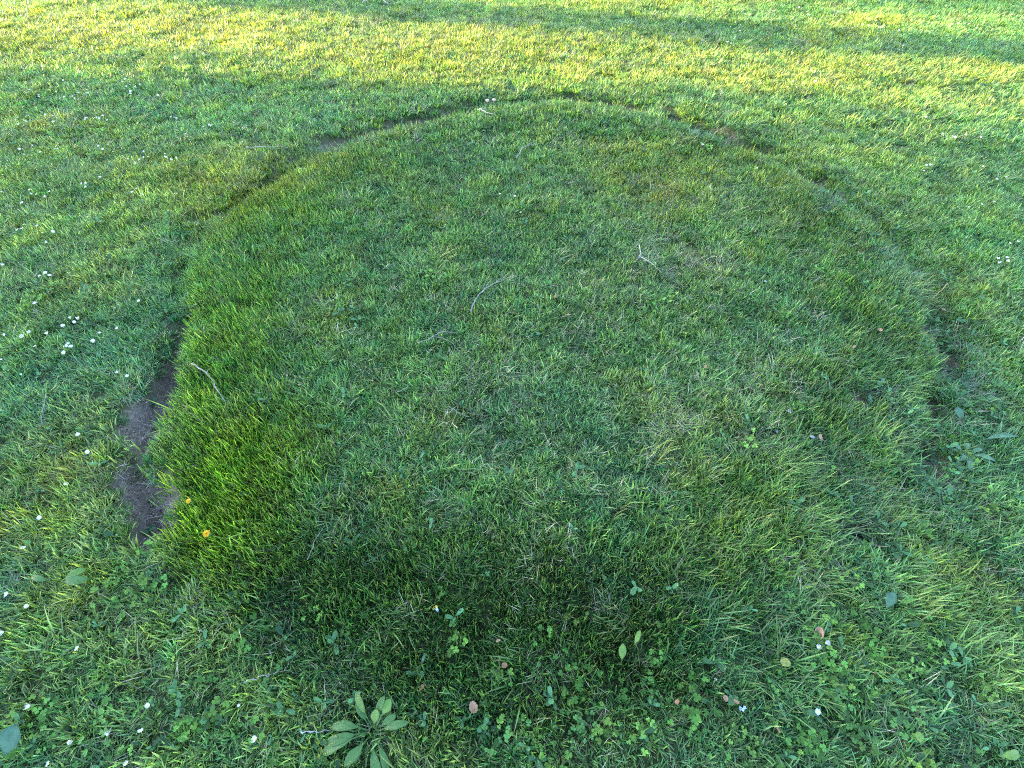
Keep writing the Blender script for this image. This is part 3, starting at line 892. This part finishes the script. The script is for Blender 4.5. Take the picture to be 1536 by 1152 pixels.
P_, Yl = M_PLANTAIN, M_PLANT_YEL
rosette("plantain", 562, 1099, [
    (188, .135, .027, 1.15, P_, dict(pet=.3)), (202, .15, .027, 1.25, P_, dict(pet=.35)), (168, .12, .027, 1.0, P_, dict(pet=.3)), (3, .10, .024, 1.1, P_, dict(pet=.3)),
    (107, .11, .026, .5, P_, dict(pet=.4)), (76, .085, .022, .5, P_, dict(pet=.4)), (85, .05, .026, .2, Yl, dict(pet=.25)), (60, .085, .03, .7, Yl, dict(pet=.5)),
    (140, .085, .02, .7, P_, dict(pet=.35)), (238, .10, .028, 1.3, P_, dict(pet=.35)), (282, .12, .027, 1.3, P_, dict(pet=.35)), (296, .115, .022, 1.35, P_, dict(pet=.35)),
    (35, .07, .02, .8, P_, dict(pet=.35))],
    "large green plantain rosette with long broad leaves at the bottom left of centre", "weed", up=.019)
rosette("broad_leaf_weed", 96, 880, [(35, .085, .026, .8, Yl, dict(pet=.25)), (15, .10, .032, .9, P_, dict(pet=.2)), (170, .08, .02, .9, P_, dict(pet=.3))],
        "broad leaved weed with two pale pointed leaves in the left lawn", "weed", up=.03)
G_ = M_GREYLEAF
rosette("lobed_weed", 1282, 788, [(a, U(.09, .14), U(.045, .06), U(.7, 1.2), G_ if k % 3 else M_WEED, dict(lobes=4, nl=18, pet=.15, wave=.06)) for k, a in enumerate((-20, 15, 60, 105, 150, 200, 240, 290, 330))],
        "grey green thistle like weed with lobed leaves on the ring's lower right edge", "weed", up=.02)
rosette("lobed_weed", 1300, 590, [(a, U(.06, .10), U(.02, .035), U(.8, 1.2), M_WEED if k % 2 else G_, dict(lobes=3, nl=16, pet=.2, wave=.05)) for k, a in enumerate((-10, 30, 80, 130, 250, 320))],
        "leafy weed beside the small dark hollow at the ring's right", "weed", up=.012)
rosette("broad_leaf_weed", 1450, 680, [(a + U(-25, 25), U(.04, .09), U(.016, .03), U(.7, 1.2), M_WEED, dict(pet=.2, wave=.05)) for k, a in enumerate((-15, 20, 75, 140, 185, 215, 265, 310))],
        "fresh green leafy weed near the right edge below the grey leaf", "weed", up=.018)
rosette("broad_leaf_weed", 800, 500, [(a, U(.03, .06), U(.012, .02), U(.8, 1.3), M_WEED, dict(pet=.3, wave=.05)) for a in (10, 50, 105, 165, 205, 255, 300)],
        "small dark green weed inside the ring right of the paired twigs", "weed", up=.014)

LEAVES = [  # px, py, az, L, W, droop, material, up, label
    (24, 1138, 80, .105, .072, .5, M_GREYLEAF, .05, "broad blue grey leaf in the bottom left corner"),
    (1318, 920, 55, .085, .04, .6, M_GREYLEAF, .045, "upright grey green leaf in the grass below the thistle like weed"),
    (1436, 632, 85, .07, .045, .3, M_GREYLEAF, .045, "short upright grey leaf at the right edge of the ring"),
    (1470, 664, 3, .16, .03, .7, M_GREYLEAF, .04, "long blue grey leaf lying flat at the right edge"),
    (928, 998, 85, .065, .03, .4, M_PLANT_YEL, .045, "curved yellow green leaf lower of two near the bottom centre"),
    (946, 975, 60, .06, .02, .5, M_PLANT_YEL, .045, "narrow yellow green leaf upper of two near the bottom centre"),
    (1487, 1136, 10, .075, .03, .8, M_PLANT_YEL, .045, "pale curled green leaf in the bottom right corner"),
    (635, 1002, 70, .045, .012, .5, M_GREYLEAF, .045, "thin blue grey leaf left of the orange leaf scrap"),
    (1520, 900, 20, .11, .05, .8, M_GREYLEAF, .04, "blue green leaf cut by the right edge"),
    (1368, 1118, 100, .04, .03, .5, M_PLANT_YEL, .045, "bright yellow green leaf in the lower right clover"),
]
for i, (px, py, az, L, W, dr, mat, up, lab) in enumerate(LEAVES):
    root = leaf_obj("leaf", None, R(az), L, W, dr, mat, seed=i, pet=.12)
    root.location = spot(px, py, up * .75); root.scale = (.68, .68, .68); tag(root, lab, "leaf")

def dry_leaf(px, py, az, L, W, curl, mat, up, lab, name="dry_leaf"):
    rg = random.Random(int(px)); V, F = [], []
    nl, cs = 8, 7
    for i in range(nl + 1):
        t = i / nl; w = (math.sin(math.pi * (.06 + .9 * t)) ** .6) * (1 + rg.uniform(-.12, .12))
        for c in range(cs):
            s = (c / (cs - 1) - .5) * 2
            a = s * curl
            rad = W / 2 / max(curl, .2)
            V.append(((t - .5) * L + rg.uniform(-.02, .02) * L, rad * math.sin(a) * w, rad * (1 - math.cos(a)) * w + .2 * L * (t - .4) ** 2 * 2))
    for i in range(nl):
        for c in range(cs - 1):
            a = i * cs + c; F.append((a, a + cs, a + cs + 1, a + 1))
    o = link(name, make_mesh(name, V, F, [mat]), loc=spot(px, py, up), rot=(rg.uniform(-.4, .4), rg.uniform(-.4, .4), R(az)))
    md = o.modifiers.new("thickness", 'SOLIDIFY'); md.thickness = .0007
    return tag(o, lab, "dry leaf")
DL = [(711, 1063, 110, .026, .026, 1.1, M_DRYPALE, "pale orange curled dry leaf near the bottom centre"),
      (757, 1003, 10, .015, .016, 1.0, M_DRYLEAF, "small orange dry leaf scrap just above the pale orange one"),
      (748, 968, 20, .012, .010, .8, M_DRYPALE, "tiny pinkish dry leaf scrap, topmost of three near the bottom centre"),
      (636, 1034, 30, .013, .012, .9, M_DRYLEAF, "dull brown leaf scrap near the plantain"),
      (1057, 1042, 160, .02, .018, 1.0, M_DRYLEAF, "orange brown leaf scrap, leftmost of three at the lower right"),
      (1082, 1051, 100, .014, .013, 1.0, M_DRYPALE, "tan leaf scrap, middle of three at the lower right"),
      (1096, 1056, -20, .017, .009, .8, M_DRYLEAF, "thin reddish leaf scrap right of the tan one, beside the pale blue flower"),
      (1217, 957, 60, .036, .032, 1.4, M_DRYPALE, "large curled brown dry leaf above the pair of daisies"),
      (1313, 505, 60, .030, .020, 1.0, M_DRYPALE, "pinkish brown dry leaf inside the ring's right side"),
      (1415, 464, 30, .030, .022, 1.0, M_DRYPALE, "tan dry leaf on the ring's right edge under the yellow stalk"),
      (1273, 531, 40, .022, .010, .8, M_DRYPALE, "narrow tan leaf scrap left of the pinkish brown leaf"),
      (1055, 557, 60, .020, .014, .8, M_DRYLEAF, "orange leaf speck in the ring's right half"),
      (832, 455, 60, .020, .012, .8, M_DRYLEAF, "small orange leaf speck in the middle of the ring"),
      (898, 158, 10, .075, .03, .6, M_YELLEAF, "yellow dead leaf in the bare patch at the ring's top"),
      (1158, 1095, 110, .02, .007, .7, M_DRYLEAF, "thin brown sliver of dry leaf below the three scraps"),
      (1221, 667, 80, .022, .014, .7, M_DRYPALE, "small orange scrap beside the pale stone in the ring"),
      (222, 677, 80, .016, .010, .7, M_DRYPALE, "pale scrap of dry leaf in the middle of the left bare soil"),
      (246, 655, 70, .012, .007, .7, M_DRYPALE, "tiny cream scrap at the lush edge of the left bare soil"),
      (1010, 1056, 40, .012, .012, .7, M_DRYLEAF, "dark brown leaf scrap left of the row of three scraps")]
for px, py, az, L, W, cu, mat, lab in DL:
    dry_leaf(px, py, az, L, W, cu, mat, .032, lab)
o = dry_leaf(1167, 1000, 20, .026, .026, .5, M_YELLEAF, .036, "round yellow leaf in the lower right clover", "leaf")

# ------------------------------------------------------------------ twigs: each one a forked stick lying on the turf
def twig(lines, lab, mat=M_TWIG, r=.0032, up=.034, rise=None):
    parts = []; org = spot(*lines[0][0], 0); r *= .62; up *= .82
    for li, pts in enumerate(lines):
        P3 = []
        for k in range(len(pts) - 1):
            (x0, y0), (x1, y1) = pts[k], pts[k + 1]
            for q in range(4):
                t = q / 4
                P3.append((x0 + (x1 - x0) * t, y0 + (y1 - y0) * t))
        P3.append(pts[-1])
        path, rad = [], []
        nP = len(P3)
        for k, (px, py) in enumerate(P3):
            s = spot(px, py, 0)
            path.append((s[0] - org[0] + U(-.003, .003), s[1] - org[1] + U(-.003, .003), s[2] - org[2] + U(-.004, .004) - (.012 * (k / nP) ** 2)))
            rad.append(r * (1 if li == 0 else .65) * (1 - .55 * k / nP) * U(.7, 1.3) * (1.35 if k % 4 == 0 else 1))
        parts.append(tube(path, rad, 6))
    o = link("twig", make_mesh("twig", *join(parts), [mat]), loc=(org[0], org[1], org[2] + up))
    return tag(o, lab, "twig")

twig([[(957, 378), (958, 395), (975, 405), (990, 417)], [(958, 395), (954, 399)], [(976, 405), (981, 403)]], "pale bent twig on the dry patch inside the ring's upper right", M_TWIG_W, .0035, .042)
twig([[(706, 476), (714, 460), (727, 444), (745, 432), (770, 420)], [(727, 444), (738, 426)], [(716, 458), (708, 466)], [(745, 432), (752, 424)]], "long grey branched twig in the middle of the ring", M_TWIG, .0042, .046)
twig([[(628, 523), (645, 517), (660, 507), (684, 504)], [(648, 515), (664, 515), (680, 523), (693, 535)]], "forked grey twig left of the ring's centre", M_TWIG, .0032, .042)
twig([[(300, 563), (322, 576), (334, 594), (346, 615)], [(322, 576), (326, 571)]], "crooked grey twig in the lush grass right of the bare soil", M_TWIG, .0042, .062)
twig([[(284, 618), (298, 634), (312, 646)]], "short dull twig below the crooked one in the lush grass", M_TWIG_D, .0028, .05)
twig([[(79, 599), (74, 618), (70, 636), (66, 646)], [(76, 610), (71, 612)]], "leaning grey twig in the left lawn", M_TWIG, .0038, .036)
twig([[(374, 1028), (395, 1020), (420, 1013), (435, 1007), (450, 1012)], [(432, 1008), (440, 998)], [(410, 1016), (404, 1024)]], "thin grey forked twig at lower left above the plantain", M_TWIG, .0022, .04)
twig([[(456, 1101), (470, 1100), (486, 1098), (504, 1095)]], "short bleached stick poking out left of the plantain", M_TWIG_W, .0022, .034)
twig([[(541, 0), (548, 8), (560, 4), (572, 3), (582, 9)], [(548, 8), (544, 11)]], "whitish branched stick at the top edge in the shadow", M_TWIG_W, .011, .05)
twig([[(718, 174), (730, 180), (744, 183)], [(720, 174), (728, 170)]], "grey forked twig by the ring's top trough", M_TWIG_W, .006, .045)
twig([[(775, 243), (782, 230), (792, 224), (808, 220)], [(792, 224), (800, 219)]], "curved grey twig below the ring's top", M_TWIG, .006, .04)
twig([[(676, 617), (688, 624), (704, 628)]], "small curved straw twig left of the ring's centre", M_TWIG, .0022, .042)
twig([[(598, 597), (610, 590), (621, 582)]], "short straight straw twig left of the small curved one", M_TWIG, .002, .042)
twig([[(470, 850), (477, 832), (485, 812), (494, 798)]], "straight pale stalk standing in grass below the lush patch", M_TWIG, .0016, .05)
twig([[(165, 660), (178, 668), (193, 680)]], "reddish brown twig beside the left bare soil", M_TWIG_D, .0026, .03)
twig([[(1042, 565), (1048, 580), (1054, 600)]], "thin dark stalk in the right half of the ring", M_TWIG_D, .0018, .04)
twig([[(1395, 452), (1406, 442), (1416, 431)]], "short yellowish stalk on the ring's right edge", plain_leaf("yellow_stalk", (.3, .22, .05), (.22, .16, .04), 60), .0045, .05)
twig([[(772, 668), (790, 672)], [(778, 670), (783, 665)]], "tiny twig fragment just below the ring's centre", M_TWIG, .0016, .042)
twig([[(372, 228), (400, 227), (432, 225)]], "long thin straw lying outside the ring's upper left", M_TWIG_W, .003, .04)
twig([[(198, 655), (206, 645), (214, 640)]], "small dead stalk crossing the left bare soil", M_TWIG_D, .002, .02)
twig([[(255, 585), (243, 590), (236, 598)], [(244, 590), (247, 597)]], "pale dead root on the upper left bare soil", M_TWIG_W, .0018, .012)

# ------------------------------------------------------------------ stones, mushrooms and small flowers
def stone(px, py, r, sq, mat, lab, up=.022):
    rg = random.Random(int(px)); V, F = dome(1, 1, 9, 3)
    V2 = [(x, y, z) for x, y, z in V] + [(x * .8, y * .8, -.35) for x, y, z in V[-9:]]
    nb = len(V)
    for k in range(9): F.append((nb - 9 + k, nb + k, nb + (k + 1) % 9, nb - 9 + (k + 1) % 9))
    F.append(tuple(nb + k for k in range(9))[::-1])
    r *= .62
    V2 = [(r * x * rg.uniform(.8, 1.2), r * sq * y * rg.uniform(.8, 1.2), r * .55 * z * rg.uniform(.8, 1.2)) for x, y, z in V2]
    o = link("stone", make_mesh("stone", V2, F, [mat], smooth=False), loc=spot(px, py, up), rot=(.2, .1, rg.uniform(0, 6)))
    return tag(o, lab, "stone")
stone(1146, 426, .014, .6, M_SCRAP, "pale grey stone chip in the ring's upper right")
stone(1032, 452, .011, .6, M_STONE, "small blue grey stone chip below the dry patch")
stone(1177, 627, .015, .8, M_SCRAP, "mottled whitish stone in the right half of the ring")
stone(1211, 665, .013, .8, M_SCRAP, "small grey stone beside the orange scrap")
stone(1158, 658, .010, .7, M_STONE, "dull grey stone in a dark gap left of the orange scrap")
for k, (px, py, r) in enumerate(((205, 765, .008), (232, 790, .010), (240, 745, .007), (215, 800, .006), (222, 760, .006), (236, 612, .007), (228, 628, .006), (250, 570, .006))):
    o = stone(px, py, r, .8, M_STONE, "small grey soil clod lying on the left bare soil", up=.003)
    o.name = "soil_clod"; o["category"] = "clod"; o["group"] = "clods on the left bare soil"

def mushroom(px, py, r, lab):
    root = link("mushroom", None, loc=spot(px, py, .045), rot=(.3, .1, 0)); tag(root, lab, "mushroom")
    v, f = dome(r, r * .5, 12, 4); nb = len(v)
    v = v + [(x * .9, y * .9, -.003) for x, y, z in v[-12:]] + [(0, 0, .002)]
    for k in range(12):
        f.append((nb - 12 + k, nb + k, nb + (k + 1) % 12, nb - 12 + (k + 1) % 12)); f.append((nb + (k + 1) % 12, nb + k, nb + 12))
    link("cap", make_mesh("cap", v, f, [M_CAP]), root)
    link("stalk", make_mesh("stalk", *tube([(.002, 0, -.05), (0, 0, .003)], [.003, .003], 7), [M_CAP]), root)
mushroom(731, 153, .015, "pale tan mushroom in the top trough, left one of a pair")
mushroom(741, 152, .014, "pale tan mushroom in the top trough, right one of a pair")

def posy(px, py, heads, lab, mats):
    root = link("wildflower", None, loc=spot(px, py, .03)); root.scale = (.72, .72, .72); tag(root, lab, "flower")
    for k, (dx, dy, s) in enumerate(heads):
        o = link("flower_head", make_mesh("flower_head", *ring_petals(5, .0008, .006 * s, .005 * s, .3, None, k + int(px)), [mats[k % len(mats)]], smooth=False), root, loc=(dx, dy, U(-.003, .004)), rot=(U(-.4, .4), U(-.4, .4), U(0, 6)))
    link("stem", stem_mesh(.036), root)
posy(1107, 1066, [(-.008, .001, 1.1), (-.003, -.005, .9), (.007, .004, 1.1), (.002, -.002, .8)], "pale blue flower cluster at the lower right below the leaf scraps", [M_BLUEFL])
posy(657, 922, [(0, .009, 1.0), (.004, 0, 1.1), (-.008, .001, .9), (.006, -.004, .8)], "small yellow and blue flower cluster in the dark grass", [M_DANDY, M_BLUEFL, M_YELLEAF, M_BLUEFL])
